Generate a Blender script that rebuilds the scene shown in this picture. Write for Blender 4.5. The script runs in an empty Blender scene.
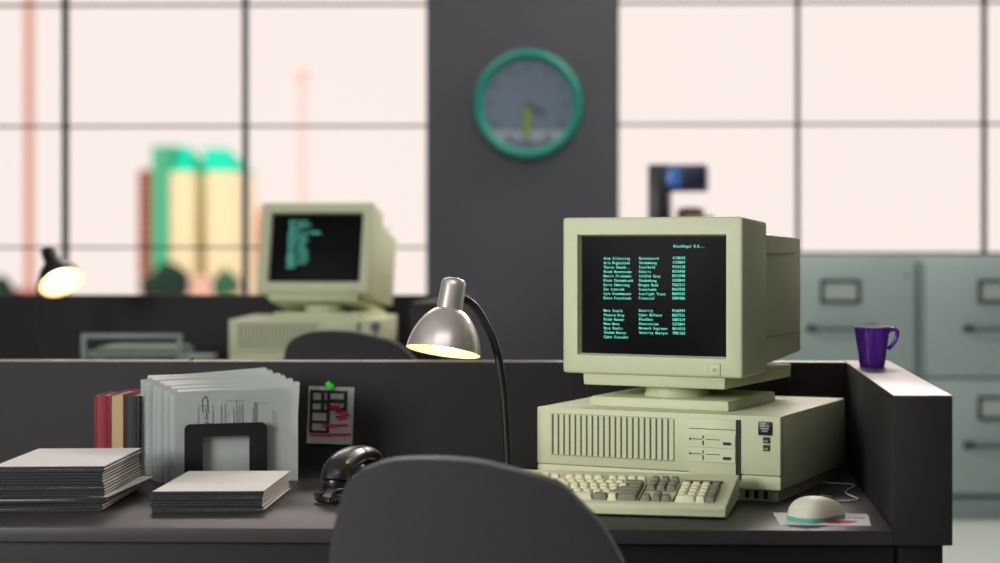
import bpy, bmesh, math, random
from mathutils import Vector, Matrix, Euler
random.seed(7)
R = math.radians
sc = bpy.context.scene
COL = sc.collection

# ------------------------------------------------------------------ camera
F, PU, PV = 1720.0, 640.0, 246.0           # focal length / principal point of the 1000x563 frame
PSI = R(1.33)
CAM = Vector((0.0, -3.04, 1.243))
RIGHT = Vector((math.cos(PSI), math.sin(PSI), 0))
FWD = Vector((-math.sin(PSI), math.cos(PSI), 0))
cd = bpy.data.cameras.new('camera'); cam = bpy.data.objects.new('camera', cd); COL.objects.link(cam)
cam.location = CAM; cam.rotation_euler = (R(90), 0, PSI)
cd.sensor_width = 36; cd.lens = 36 * F / 1000
cd.shift_x = -(PU - 500) / 1000; cd.shift_y = -(281.5 - PV) / 1000
cd.clip_start = .05; cd.clip_end = 3000
cd.dof.use_dof = True; cd.dof.focus_distance = 3.4; cd.dof.aperture_fstop = 1.95
sc.camera = cam

def C(X, Z, z=0.0):                         # room point from (right, forward, height) seen from the camera
    p = CAM + RIGHT * X + FWD * Z
    return Vector((p.x, p.y, z))
def at(u, v, Z):
    return C((u - PU) / F * Z, Z, CAM.z - (v - PV) / F * Z)
def at_y(u, v, y):                          # on the plane y = const
    d = FWD + RIGHT * ((u - PU) / F) + Vector((0, 0, -(v - PV) / F))
    return CAM + d * ((y - CAM.y) / d.y)

# ------------------------------------------------------------------ materials
def lin(c):
    return tuple(((x/255)/12.92 if x/255 <= .04045 else ((x/255+.055)/1.055)**2.4) for x in c) + (1,)
def mat(name, rgb, rough=.5, metal=0, spec=.5, var=.08, scale=30, bump=0, bscale=200, emit=None, estr=0, sheen=0, coat=0):
    m = bpy.data.materials.new(name); m.use_nodes = True
    nt = m.node_tree; b = nt.nodes['Principled BSDF']
    tc = nt.nodes.new('ShaderNodeTexCoord'); nz = nt.nodes.new('ShaderNodeTexNoise')
    nz.inputs['Scale'].default_value = scale; nz.inputs['Detail'].default_value = 4
    nt.links.new(tc.outputs['Object'], nz.inputs['Vector'])
    mx = nt.nodes.new('ShaderNodeMix'); mx.data_type = 'RGBA'
    c = lin(rgb)
    mx.inputs['A'].default_value = tuple(x*(1-var) for x in c[:3]) + (1,)
    mx.inputs['B'].default_value = tuple(min(1, x*(1+var)) for x in c[:3]) + (1,)
    nt.links.new(nz.outputs['Fac'], mx.inputs['Factor'])
    nt.links.new(mx.outputs['Result'], b.inputs['Base Color'])
    b.inputs['Roughness'].default_value = rough; b.inputs['Metallic'].default_value = metal
    b.inputs['Specular IOR Level'].default_value = spec
    if sheen: b.inputs['Sheen Weight'].default_value = sheen; b.inputs['Sheen Roughness'].default_value = .4
    if coat: b.inputs['Coat Weight'].default_value = coat; b.inputs['Coat Roughness'].default_value = .05
    if bump:
        n2 = nt.nodes.new('ShaderNodeTexNoise'); n2.inputs['Scale'].default_value = bscale
        nt.links.new(tc.outputs['Object'], n2.inputs['Vector'])
        bp = nt.nodes.new('ShaderNodeBump'); bp.inputs['Strength'].default_value = bump; bp.inputs['Distance'].default_value = .002
        nt.links.new(n2.outputs['Fac'], bp.inputs['Height']); nt.links.new(bp.outputs['Normal'], b.inputs['Normal'])
    if emit is not None:
        b.inputs['Emission Color'].default_value = lin(emit); b.inputs['Emission Strength'].default_value = estr
    return m
M = {}
M['beige']   = mat('aged_beige_plastic', (210,214,178), .5, bump=.08, bscale=900, var=.03)
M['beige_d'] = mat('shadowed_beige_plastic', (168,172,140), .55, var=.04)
M['slot']    = mat('dark_slot', (40,42,34), .7)
M['slot_s']  = mat('soft_slot', (84,86,66), .7)
M['screen']  = mat('screen_glass', (10,10,12), .4, spec=.05, var=.02)
M['teal_t']  = mat('phosphor_teal', (40,90,80), .7, emit=(112,228,204), estr=1.08)
M['key_l']   = mat('cream_key', (234,231,196), .5, var=.03)
M['key_d']   = mat('grey_key', (128,128,108), .55, var=.05)
M['maroon_l']= mat('maroon_strip', (120,70,66), .4)
M['badge']   = mat('badge_black', (20,22,22), .35)
M['badge_t'] = mat('badge_print', (150,150,158), .5)
M['desk']    = mat('charcoal_laminate', (56,52,54), .45, spec=.4, bump=.04, bscale=400, var=.1)
M['panel']   = mat('charcoal_panel', (41,39,40), .6, spec=.25, bump=.05, bscale=300, var=.08)
M['panel_d'] = mat('dark_panel', (30,29,31), .6, spec=.3)
M['cap']     = mat('painted_top_sheen', (98,88,82), .34, spec=.7, var=.06)  # lighter than the panels: window sheen painted into the colour
M['wall']    = mat('grey_wall', (84,84,90), .85, spec=.2, scale=3, var=.12)
M['wall_s']  = mat('side_wall', (84,82,82), .9, spec=.1, scale=3)
M['floor']   = mat('pale_floor', (186,196,190), .38, scale=4, var=.08)
M['ceil']    = mat('ceiling_white', (190,188,184), .9, scale=4)
M['frame']   = mat('window_steel', (62,64,70), .5, metal=.2)
M['chair']   = mat('charcoal_fabric', (66,62,67), .95, spec=.15, bump=.5, bscale=700, var=.3, scale=300, sheen=.45)
M['chair_m'] = mat('chair_plastic', (28,28,30), .45)
M['chrome']  = mat('brushed_chrome', (232,222,218), .27, metal=.72, var=.04)
M['shade_in']= mat('shade_lining', (236,206,160), .45, emit=(255,214,160), estr=.25)
M['bulb']    = mat('lit_bulb', (255,244,225), .5, emit=(255,238,214), estr=10)
M['black']   = mat('black_metal', (24,24,26), .4, spec=.5)
M['blackp']  = mat('black_plastic', (32,31,32), .28, spec=.6)
M['paper']   = mat('white_paper', (240,236,234), .8, spec=.2, var=.03)
M['paper_g'] = mat('cool_paper', (214,220,218), .85, spec=.15, var=.04)
M['edge']    = mat('shaded_page_edge', (92,92,92), .85, spec=.1, var=.25, scale=400)  # page sides darkened to paint the shaded gaps between booklets
M['spine_d'] = mat('dark_binding', (44,47,49), .6, spec=.3, var=.2, scale=120)
M['ink']     = mat('faint_ink', (128,132,134), .8)
M['ink_d']   = mat('black_ink', (34,34,36), .7)
M['pink']    = mat('magenta_marker', (205,26,84), .7)
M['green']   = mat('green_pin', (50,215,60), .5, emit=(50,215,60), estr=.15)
M['red']     = mat('red_cloth', (140,30,44), .6, bump=.2, bscale=600)
M['tan']     = mat('tan_cloth', (188,166,122), .7, bump=.2, bscale=600)
M['bookblk'] = mat('black_cloth', (42,42,44), .65)
M['pages']   = mat('page_block', (216,196,160), .85, var=.15, scale=200)
M['mouse']   = mat('ivory_plastic', (240,238,216), .45, var=.02)
M['teal']    = mat('teal_plastic', (100,190,165), .5)
M['cable']   = mat('grey_cable', (190,190,186), .5)
M['mug']     = mat('purple_ceramic', (108,34,196), .12, spec=.6, coat=.5, var=.04)
M['mug_in']  = mat('pale_ceramic', (214,205,222), .2)
M['clock_r'] = mat('teal_ring', (22,140,124), .4)
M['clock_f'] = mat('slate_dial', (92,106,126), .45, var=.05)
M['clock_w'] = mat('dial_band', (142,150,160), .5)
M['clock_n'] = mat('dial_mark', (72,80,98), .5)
M['hand_g']  = mat('lime_hand', (108,134,52), .5)
M['hand_d']  = mat('dark_hand', (58,68,82), .5)
M['cab']     = mat('grey_green_steel', (160,174,172), .5, spec=.4, var=.05, scale=8)
M['cab_g']   = mat('steel_gap', (84,97,96), .7)
M['cab_d']   = mat('dark_steel', (52,62,62), .5)
M['card']    = mat('label_card', (182,188,182), .8)
M['cof']     = mat('coffee_black', (22,26,30), .35)
M['cof_b']   = mat('blue_display', (30,60,130), .3, emit=(70,130,200), estr=.35)
M['cof_n']   = mat('navy_panel', (34,38,66), .3)
M['coffee']  = mat('brown_coffee', (150,126,80), .3)
M['rack']    = mat('grey_rack', (126,144,144), .45)
M['gpaper']  = mat('green_paper', (138,152,136), .8)
def city(n, c, v=.06): return mat(n, c, .9, spec=.05, var=v, scale=.15)
M['c_cream'] = city('cream_facade', (255,244,206))
M['c_win']   = city('facade_glass', (252,238,200))
M['c_green'] = city('green_facade', (84,190,148))
M['c_teal']  = city('teal_roof', (30,232,192))
M['c_maroon']= city('maroon_facade', (136,48,58))
M['c_pink']  = city('pink_facade', (250,206,188))
M['c_salmon']= city('salmon_facade', (244,180,164))
M['c_tree']  = city('dark_leaves', (44,66,56), .3)
M['c_tree2'] = city('green_leaves', (66,118,84), .3)
M['c_mast']  = city('rust_mast', (214,150,124))
M['c_spire'] = city('pale_spire', (246,214,204))
M['ground']  = city('ground_haze', (236,226,218))
g = bpy.data.materials.new('window_glass'); g.use_nodes = True
nt = g.node_tree; nt.nodes.clear()
o_ = nt.nodes.new('ShaderNodeOutputMaterial'); mi = nt.nodes.new('ShaderNodeMixShader'); tr = nt.nodes.new('ShaderNodeBsdfTransparent')
gl = nt.nodes.new('ShaderNodeBsdfGlossy'); gl.inputs['Roughness'].default_value = .25; fr = nt.nodes.new('ShaderNodeFresnel'); fr.inputs['IOR'].default_value = 1.06
nt.links.new(fr.outputs[0], mi.inputs[0]); nt.links.new(tr.outputs[0], mi.inputs[1]); nt.links.new(gl.outputs[0], mi.inputs[2]); nt.links.new(mi.outputs[0], o_.inputs[0])
M['glass'] = g

# ------------------------------------------------------------------ mesh helpers
class MB:
    def __init__(self): self.bm = bmesh.new(); self.mats = []
    def mi(self, m):
        if m not in self.mats: self.mats.append(m)
        return self.mats.index(m)
    def add(self, other, mtx=None, m=None):
        me = bpy.data.meshes.new('tmp'); other.to_mesh(me); other.free()
        if mtx is not None: me.transform(mtx)
        n = len(self.bm.faces); self.bm.from_mesh(me); bpy.data.meshes.remove(me)
        self.bm.faces.ensure_lookup_table()
        if m is not None:
            k = self.mi(m)
            for f in self.bm.faces[n:]: f.material_index = k
        return self
    def box(self, c, s, rot=None, bevel=0, seg=2, m=None, taper=None):
        b = bmesh.new(); bmesh.ops.create_cube(b, size=1)
        for v in b.verts:
            if taper and v.co.z > 0: v.co.x *= taper[0]; v.co.y *= taper[1]
            v.co = Vector((v.co.x*s[0], v.co.y*s[1], v.co.z*s[2]))
        if bevel: bmesh.ops.bevel(b, geom=b.edges[:], offset=bevel, segments=seg, affect='EDGES', profile=.5)
        mt = Matrix.Translation(c)
        if rot is not None: mt = mt @ Euler(rot).to_matrix().to_4x4()
        return self.add(b, mt, m)
    def prism(self, pts, depth, axis='y', off=0, bevel=0, m=None, mtx=None, seg=2):
        b = bmesh.new()
        def mk(p, d):
            return {'y': (p[0], d, p[1]), 'x': (d, p[0], p[1]), 'z': (p[0], p[1], d)}[axis]
        v0 = [b.verts.new(mk(p, off)) for p in pts]; v1 = [b.verts.new(mk(p, off+depth)) for p in pts]
        b.faces.new(v0); b.faces.new(v1[::-1]); n = len(pts)
        for i in range(n): b.faces.new((v0[i], v1[i], v1[(i+1) % n], v0[(i+1) % n]))
        bmesh.ops.recalc_face_normals(b, faces=b.faces[:])
        if bevel: bmesh.ops.bevel(b, geom=b.edges[:], offset=bevel, segments=seg, affect='EDGES', profile=.5)
        return self.add(b, mtx, m)
    def lathe(self, prof, n=40, mtx=None, m=None, close=False):
        b = bmesh.new(); rings = []
        for r, z in prof:
            if r < 1e-6: rings.append([b.verts.new((0, 0, z))])
            else: rings.append([b.verts.new((r*math.cos(2*math.pi*i/n), r*math.sin(2*math.pi*i/n), z)) for i in range(n)])
        for a, c in zip(rings, rings[1:]):
            for i in range(n):
                j = (i+1) % n
                if len(a) == 1 and len(c) == 1: continue
                if len(a) == 1: b.faces.new((a[0], c[i], c[j]))
                elif len(c) == 1: b.faces.new((a[i], c[0], a[j]))
                else: b.faces.new((a[i], c[i], c[j], a[j]))
        bmesh.ops.recalc_face_normals(b, faces=b.faces[:])
        return self.add(b, mtx, m)
    def tube(self, pts, r, n=10, m=None, mtx=None, caps=True):
        pts = [Vector(p) for p in pts]; b = bmesh.new(); rings = []; up = None
        for i, p in enumerate(pts):
            t = (pts[min(i+1, len(pts)-1)] - pts[max(i-1, 0)]).normalized()
            if up is None: up = Vector((0, 0, 1)) if abs(t.z) < .9 else Vector((0, 1, 0))
            a = t.cross(up).normalized(); up = a.cross(t).normalized()
            rr = r[i] if isinstance(r, (list, tuple)) else r
            rings.append([b.verts.new(p + (a*math.cos(2*math.pi*k/n) + up*math.sin(2*math.pi*k/n))*rr) for k in range(n)])
        for a, c in zip(rings, rings[1:]):
            for k in range(n): b.faces.new((a[k], a[(k+1) % n], c[(k+1) % n], c[k]))
        if caps: b.faces.new(rings[0][::-1]); b.faces.new(rings[-1])
        bmesh.ops.recalc_face_normals(b, faces=b.faces[:])
        return self.add(b, mtx, m)
    def grid(self, fn, nu, nv, m=None, thick=0):
        b = bmesh.new(); vs = [[b.verts.new(fn(i/nu, j/nv)) for j in range(nv+1)] for i in range(nu+1)]
        for i in range(nu):
            for j in range(nv): b.faces.new((vs[i][j], vs[i+1][j], vs[i+1][j+1], vs[i][j+1]))
        if thick: bmesh.ops.solidify(b, geom=b.faces[:], thickness=thick)
        bmesh.ops.recalc_face_normals(b, faces=b.faces[:])
        return self.add(b, None, m)
    def xform(self, mtx): self.bm.transform(mtx); return self
    def build(self, name, m=None, parent=None, smooth=35, loc=None, rot=None):
        me = bpy.data.meshes.new(name)
        if m is not None and not self.mats: self.mats = [m]
        self.bm.to_mesh(me); self.bm.free()
        for x in self.mats: me.materials.append(x)
        if smooth:
            for p in me.polygons: p.use_smooth = True
            try: me.set_sharp_from_angle(angle=R(smooth))
            except Exception: pass
        ob = bpy.data.objects.new(name, me); COL.objects.link(ob)
        if parent is not None: ob.parent = parent
        if loc is not None: ob.location = loc
        if rot is not None: ob.rotation_euler = rot
        return ob
def tag(o, label=None, cat=None, group=None, kind=None):
    for k, v in (('label', label), ('category', cat), ('group', group), ('kind', kind)):
        if v: o[k] = v
    return o
def thing(name, label, cat, loc=(0, 0, 0), rz=0, group=None, kind=None):
    o = bpy.data.objects.new(name, None); o.empty_display_size = .05; COL.objects.link(o)
    o.location = loc; o.rotation_euler = (0, 0, rz)
    return tag(o, label, cat, group, kind)
def copy_tree(o, parent=None):
    c = o.copy(); COL.objects.link(c)
    if parent is not None: c.parent = parent
    for ch in list(o.children): copy_tree(ch, c)
    return c
def catmull(pts, n=8):
    pts = [Vector(p) for p in pts]; P = [pts[0]] + pts + [pts[-1]]; out = []
    for i in range(1, len(P)-2):
        for k in range(n):
            t = k/n; a, b, c, d = P[i-1], P[i], P[i+1], P[i+2]
            out.append(.5*((2*b) + (c-a)*t + (2*a-5*b+4*c-d)*t*t + (3*b-a-3*c+d)*t**3))
    out.append(pts[-1]); return out
# letters, set on a fixed pitch like a terminal
_gl = {}
def glyph(ch, bold=.02):
    if (ch, bold) not in _gl:
        cu = bpy.data.curves.new('g', 'FONT'); cu.body = ch; cu.size = 1; cu.align_x = 'CENTER'; cu.offset = bold
        ob = bpy.data.objects.new('g', cu); COL.objects.link(ob)
        dg = bpy.context.evaluated_depsgraph_get(); dg.update()
        me = bpy.data.meshes.new_from_object(ob.evaluated_get(dg))
        COL.objects.unlink(ob); bpy.data.objects.remove(ob); _gl[(ch, bold)] = me
    return _gl[(ch, bold)]
def text_mesh(lines, pitch, size, name, m, parent, mtx=None, bold=0.0, sx=.76):
    """lines: list of (string, x, z) on the plane y = 0 facing -y"""
    bm = bmesh.new()
    for s, x, z in lines:
        for i, ch in enumerate(s):
            if ch == ' ': continue
            me = glyph(ch, bold).copy()
            me.transform(Matrix.Translation((x + (i+.5)*pitch, 0, z)) @ Matrix.Rotation(R(90), 4, 'X') @ Matrix.Diagonal((size*sx, size, size, 1)))
            bm.from_mesh(me); me.transform(Matrix.Translation((size*.085, -.00002, 0))); bm.from_mesh(me); bpy.data.meshes.remove(me)
    if mtx is not None: bm.transform(mtx)
    b = MB(); b.bm.free(); b.bm = bm
    for f in b.bm.faces: f.material_index = 0
    return b.build(name, m, parent, smooth=0)

# ------------------------------------------------------------------ the room
DZ = .74
YW = 5.37                                    # inner face of the window wall
XL, XR, YF, ZC = -4.6, 4.4, -5.5, 3.5
def st(name, mb, m): return tag(mb.build(name, m, smooth=0), kind='structure')
st('floor', MB().box(((XL+XR)/2, (YW+YF)/2, -.05), (XR-XL+.6, YW-YF+.8, .1)), M['floor'])
st('ceiling', MB().box(((XL+XR)/2, (YW+YF)/2, ZC+.05), (XR-XL+.6, YW-YF+.8, .1)), M['ceil'])
st('wall_left', MB().box((XL-.1, (YW+YF)/2, ZC/2), (.2, YW-YF, ZC)), M['wall_s'])
st('wall_right', MB().box((XR+.1, (YW+YF)/2, ZC/2), (.2, YW-YF, ZC)), M['wall_s'])
st('wall_front', MB().box(((XL+XR)/2, YF-.1, ZC/2), (XR-XL+.4, .2, ZC)), M['wall_s'])
xa = lambda u: at_y(u, 246, YW).x
za = lambda v, u=500: at_y(u, v, YW).z
px0, px1 = xa(428), xa(616)
w1 = (xa(-116), px0, za(322), za(-117)); w2 = (px1, xa(1352), za(254.5), za(-120))
T = .22
wb = MB()
def wbox(x0, x1, z0, z1): wb.box(((x0+x1)/2, YW+T/2, (z0+z1)/2), (x1-x0, T, z1-z0))
wbox(XL-.2, w1[0], 0, ZC); wbox(w1[0], w1[1], 0, w1[2]); wbox(w1[0], w1[1], w1[3], ZC)
wbox(px0, px1, 0, ZC); wbox(w2[0], w2[1], 0, w2[2]); wbox(w2[0], w2[1], w2[3], ZC); wbox(w2[1], XR+.2, 0, ZC)
wo = st('wall_back', wb, M['wall'])
def window(name, w, us, vs):
    e = thing(name, None, None, ((w[0]+w[1])/2, YW, w[2]), kind='structure')
    f = MB(); cx, cz = e.location.x, e.location.z
    fy = .05
    def bar(x0, x1, z0, z1, d=.05): f.box(((x0+x1)/2-cx, fy, (z0+z1)/2-cz), (x1-x0, d, z1-z0))
    for u in us:
        x = at_y(u, 246, YW+fy).x; bar(x-.0105, x+.0105, w[2], w[3])
    for v in vs:
        z = at_y(500, v, YW+fy).z; bar(w[0], w[1], z-.0055, z+.0055, .03)
    bar(w[0], w[0]+.012, w[2], w[3]); bar(w[1]-.012, w[1], w[2], w[3]); bar(w[0], w[1], w[2], w[2]+.012); bar(w[0], w[1], w[3]-.012, w[3])
    tag(f.build('window_frame', M['frame'], e, smooth=0), kind='structure')
    p = MB().box(((w[0]+w[1])/2-cx, fy+.012, (w[2]+w[3])/2-cz), (w[1]-w[0], .004, w[3]-w[2]))
    tag(p.build('glass_pane', M['glass'], e, smooth=0), kind='structure')
window('window_1', w1, (65.5, 245.5), (4, 125.8, 247.5))
window('window_2', w2, (797.5, 984, 1168), (3.5, 124.8))

# ------------------------------------------------------------------ wall clock
cz = at_y(528.5, 104.5, YW)
ck = thing('wall_clock', 'round wall clock with a teal rim and slate blue dial on the grey pillar', 'clock', (cz.x, YW, cz.z))
rx = Matrix.Rotation(R(90), 4, 'X')
RO = .264
MB().lathe([(RO-.045, .0), (RO, 0), (RO+.003, .02), (RO-.002, .045), (RO-.018, .055), (RO-.034, .045), (RO-.04, .02), (RO-.045, 0)], 64, rx).build('rim', M['clock_r'], ck)
MB().lathe([(0, .008), (RO-.036, .008), (RO-.036, .0), (0, 0)], 64, rx).build('dial', M['clock_f'], ck)
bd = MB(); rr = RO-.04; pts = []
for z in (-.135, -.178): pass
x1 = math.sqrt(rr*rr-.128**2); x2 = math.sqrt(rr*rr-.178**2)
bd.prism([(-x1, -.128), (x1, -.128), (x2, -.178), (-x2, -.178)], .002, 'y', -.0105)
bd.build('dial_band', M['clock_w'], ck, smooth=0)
for k in range(12):
    a = k*math.pi/6
    MB().box((0, -.0095, rr*.83), (.02, .002, .026), bevel=.0006, seg=1).xform(Matrix.Rotation(a, 4, 'Y')).build('hour_mark', M['clock_n'], ck, smooth=0)
def hand(name, m, ang, L, w, y):
    MB().prism([(-w*.5, -.02), (w*.5, -.02), (w*.5, L*.75), (w*.25, L), (-w*.25, L), (-w*.5, L*.75)], .003, 'y', y).xform(Matrix.Rotation(R(ang), 4, 'Y')).build(name, m, ck, smooth=0)
hand('minute_hand', M['hand_g'], 184, .17, .034, -.02); hand('hour_hand', M['hand_d'], 118, .095, .026, -.016)
MB().lathe([(0, .026), (.014, .026), (.016, .01), (.016, .008)], 24, rx).build('hub', M['hand_d'], ck)

# ------------------------------------------------------------------ filing cabinets and coffee maker
CW, CH, CD = .712, 1.197, .5
def make_cabinet(label, x, y):
    t = thing('filing_cabinet', label, 'filing cabinet', (x, y, 0), 0, 'grey steel filing cabinets by the window')
    MB().box((0, CD/2+.008, CH/2), (CW-.006, CD-.016, CH), bevel=.006).build('case', M['cab'], t)
    MB().box((0, .008, CH/2+.03), (CW-.03, .012, CH-.12)).build('drawer_recess', M['cab_g'], t, smooth=0)
    for z1 in (CH-.03, CH-.03-.532):
        d = MB().box((0, -.003, z1-.2605), (CW-.042, .022, .521), bevel=.004).build('drawer', M['cab'], t)
        h = MB(); lx, lz = -.005, z1-.13
        for dx, dz, sx, sz in ((-.083, 0, .016, .104), (.083, 0, .016, .104), (0, .047, .18, .016), (0, -.047, .18, .016)): h.box((lx+dx, -.02, lz+dz), (sx, .014, sz), bevel=.002)
        h.build('label_holder', M['cab_d'], d); MB().box((lx, -.0155, lz), (.155, .003, .08)).build('label_card', M['card'], d, smooth=0)
        q = MB(); hz = z1-.3
        q.tube(catmull([(-.125, -.014, hz), (-.12, -.035, hz), (-.09, -.045, hz), (0, -.046, hz), (.09, -.045, hz), (.12, -.035, hz), (.125, -.014, hz)], 4), .009)
        for sx in (-1, 1): q.box((sx*.135, -.018, hz), (.05, .01, .034), bevel=.003)
        q.build('handle', M['cab_d'], d)
        MB().box((CW*.5-.06, -.017, z1-.06), (.016, .01, .016), bevel=.003).build('lock', M['cab_g'], d)
    return t
gx = at_y(920, 300, 4.82).x; CY = 4.84
make_cabinet('grey filing cabinet directly behind the purple mug', gx-CW/2-.001, CY)
make_cabinet('rightmost grey filing cabinet, cut by the right edge of the photo', gx+CW/2+.001, CY)
make_cabinet('grey filing cabinet hidden behind the front monitor, coffee maker on top', gx-CW*1.5-.003, CY)
p = at(681, 256, 8.05)
cf = thing('coffee_maker', 'black coffee maker with a blue display seen above the front monitor', 'coffee maker', (p.x, p.y, CH), R(-4))
S = 8.05/F
MB().box((0, 0, .02), (.29, .24, .04), bevel=.01).build('base', M['cof'], cf)
MB().box((-.098, 0, .225), (.096, .22, .40), bevel=.012).build('water_tank', M['cof'], cf)
hd = MB().box((.022, 0, .362), (.206, .22, .122), bevel=.012).build('brew_head', M['cof_n'], cf)
MB().box((-.025, -.111, .365), (.062, .006, .088), bevel=.002).build('display', M['cof_b'], hd)
MB().lathe([(0, .042), (.07, .042), (.082, .07), (.08, .13), (.066, .18), (.06, .2)], 32).xform(Matrix.Translation((.045, 0, 0))).build('carafe', M['coffee'], cf)
MB().lathe([(.062, .195), (.066, .215), (.04, .226), (0, .226)], 32).xform(Matrix.Translation((.045, 0, 0))).build('carafe_lid', M['cof'], cf)
MB().tube(catmull([(.095, -.02, .17), (.145, -.025, .175), (.155, -.025, .12), (.115, -.02, .07)], 6), .01).build('carafe_handle', M['cof'], cf)

# ------------------------------------------------------------------ desks
def make_desk(label, x0, x1, y0, dz, pw=.104, cap='cap'):
    """y0 front edge, x1 outer face of right side panel"""
    dp, th, hp = .862, .06, .2395
    t = thing('office_desk', label, 'desk', ((x0+x1)/2, y0+dp/2, 0)); ox, oy = t.location.x, t.location.y
    def bx(xa_, xb, ya, yb, z0, z1, bev=.0022):
        return MB().box(((xa_+xb)/2-ox, (ya+yb)/2-oy, (z0+z1)/2), (xb-xa_, yb-ya, z1-z0), bevel=bev)
    bx(x0, x1-pw, y0, y0+dp, dz-.026, dz).build('desktop', M['desk'], t)
    b1 = bx(x0, x1, y0+dp, y0+dp+th, .03, dz+hp-.003).build('back_panel', M['panel'], t)
    b2 = bx(x1-pw, x1, y0-.002, y0+dp, dz-.026, dz+hp-.003).build('side_panel', M['panel'], t)
    bx(x0, x1, y0+dp, y0+dp+th, dz+hp-.003, dz+hp, .001).build('added_top_strip', M[cap], b1)  # thin added strip; on the nearer desk its colour carries the painted sheen
    bx(x1-pw, x1, y0-.002, y0+dp, dz+hp-.003, dz+hp, .001).build('added_top_strip', M[cap], b2)
    bx(x1-pw+.004, x1-.014, y0+.02, y0+dp, 0, dz-.027).build('end_panel', M['panel_d'], t)
    bx(x0+.02, x0+.05, y0+.04, y0+dp, 0, dz-.027).build('end_panel', M['panel_d'], t)
    bx(x0+.05, x1-pw+.003, y0+.012, y0+.03, dz-.25, dz-.027).build('apron', M['panel_d'], t)
    return t
DX1 = .481
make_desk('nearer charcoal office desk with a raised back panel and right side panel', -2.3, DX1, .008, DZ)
DZ2 = .82
Y2 = 2.47
make_desk('charcoal desk in the background under the window', -3.6, at(441, 300, 5.5).x, Y2, DZ2, cap='panel')

# ------------------------------------------------------------------ computer, monitor, keyboard, mouse
def make_pc(label, loc, rz):
    W, D, H, g0 = .529, .445, .1715, .026
    t = thing('desktop_computer', label, 'computer', loc, rz)
    yf = -D/2
    MB().box((0, .012, (H+g0)/2), (W-.004, D-.024, H-g0), bevel=.004).build('case', M['beige'], t)
    fp = MB()
    fp.box((0, yf+.012, (H+g0)/2+.0145), (W, .024, H-g0-.029), bevel=.003)
    fp.box((0, yf+.014, g0+.0145), (W, .026, .028), bevel=.004)
    fr_ = fp.build('front_panel', M['beige'], t)
    vg = MB(); n = 21
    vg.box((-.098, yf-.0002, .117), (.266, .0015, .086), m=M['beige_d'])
    for k in range(n):
        vg.box((-.098-.128+k*.256/(n-1), yf-.0016, .117), (.0042, .003, .08), m=M['slot_s'])
        vg.box((-.098-.128+(k+.5)*.256/(n-1), yf-.002, .117), (.0098, .0036, .0838), bevel=.001, seg=1, m=M['beige'])
    vg.build('vent_grille', None, t, smooth=0)
    db = MB(); db.box((.1285, yf-.0008, .1025), (.1085, .002, .1185), m=M['slot']); db.box((.1243, yf-.003, .104), (.1, .006, .1165), bevel=.001, m=M['beige'])  # dark backing paints the shade along the right of the bay
    db.box((.078, yf-.0025, .104), (.006, .005, .119), bevel=.001, m=M['beige'])
    bay = db.build('drive_bay', None, t)
    for z in (.142,): MB().box((.1245, yf-.0062, z), (.098, .0008, .0012)).build('bay_seam', M['slot'], bay, smooth=0)
    for z in (.1185, .0895):
        fl = MB(); fl.box((.1245, yf-.0065, z), (.098, .003, .026), bevel=.001, m=M['beige'])
        fl.box((.0915, yf-.0082, z+.003), (.026, .001, .0012), m=M['slot']); fl.box((.127, yf-.0082, z+.003), (.03, .001, .0012), m=M['slot'])
        fl.box((.1065, yf-.0084, z+.0075), (.0025, .0014, .005), m=M['slot']); fl.box((.1065, yf-.0084, z-.004), (.0025, .0014, .009), m=M['slot'])
        fl.box((.0785, yf-.0084, z+.003), (.0025, .0014, .0045), m=M['slot'])
        o = fl.build('floppy_drive', None, bay, smooth=0)
        MB().box((.157, yf-.009, z-.0035), (.0165, .004, .0052), bevel=.001).build('eject_button', M['slot'], bay)
    bg = MB().box((.2335, yf-.002, .1475), (.028, .005, .0265), bevel=.0015).build('badge', M['badge'], t)
    bt = MB()
    for z, a, w in ((.152, -.004, .010), (.152, .0065, .006), (.1472, 0, .018), (.1425, 0, .012)): bt.box((.2335+a, yf-.0046, z), (w, .0006, .0026))
    bt.build('badge_print', M['badge_t'], bg, smooth=0)
    for z in (.1245, .1095):
        b = MB(); b.box((.236, yf-.0015, z), (.0135, .004, .0115), bevel=.001, m=M['slot']); b.box((.2355, yf-.0038, z-.0015), (.009, .001, .004), m=M['key_d'])
        b.build('indicator', None, t, smooth=0)
    bs = MB(); bs.box((0, .008, .014), (W-.03, D-.046, .028), bevel=.002, m=M['beige'])
    for k in range(24): bs.box((-.225+k*.0195, yf+.0305, .013), (.008, .002, .015), m=M['slot'])
    bs.build('base_plinth', None, t)
    return t
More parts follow.
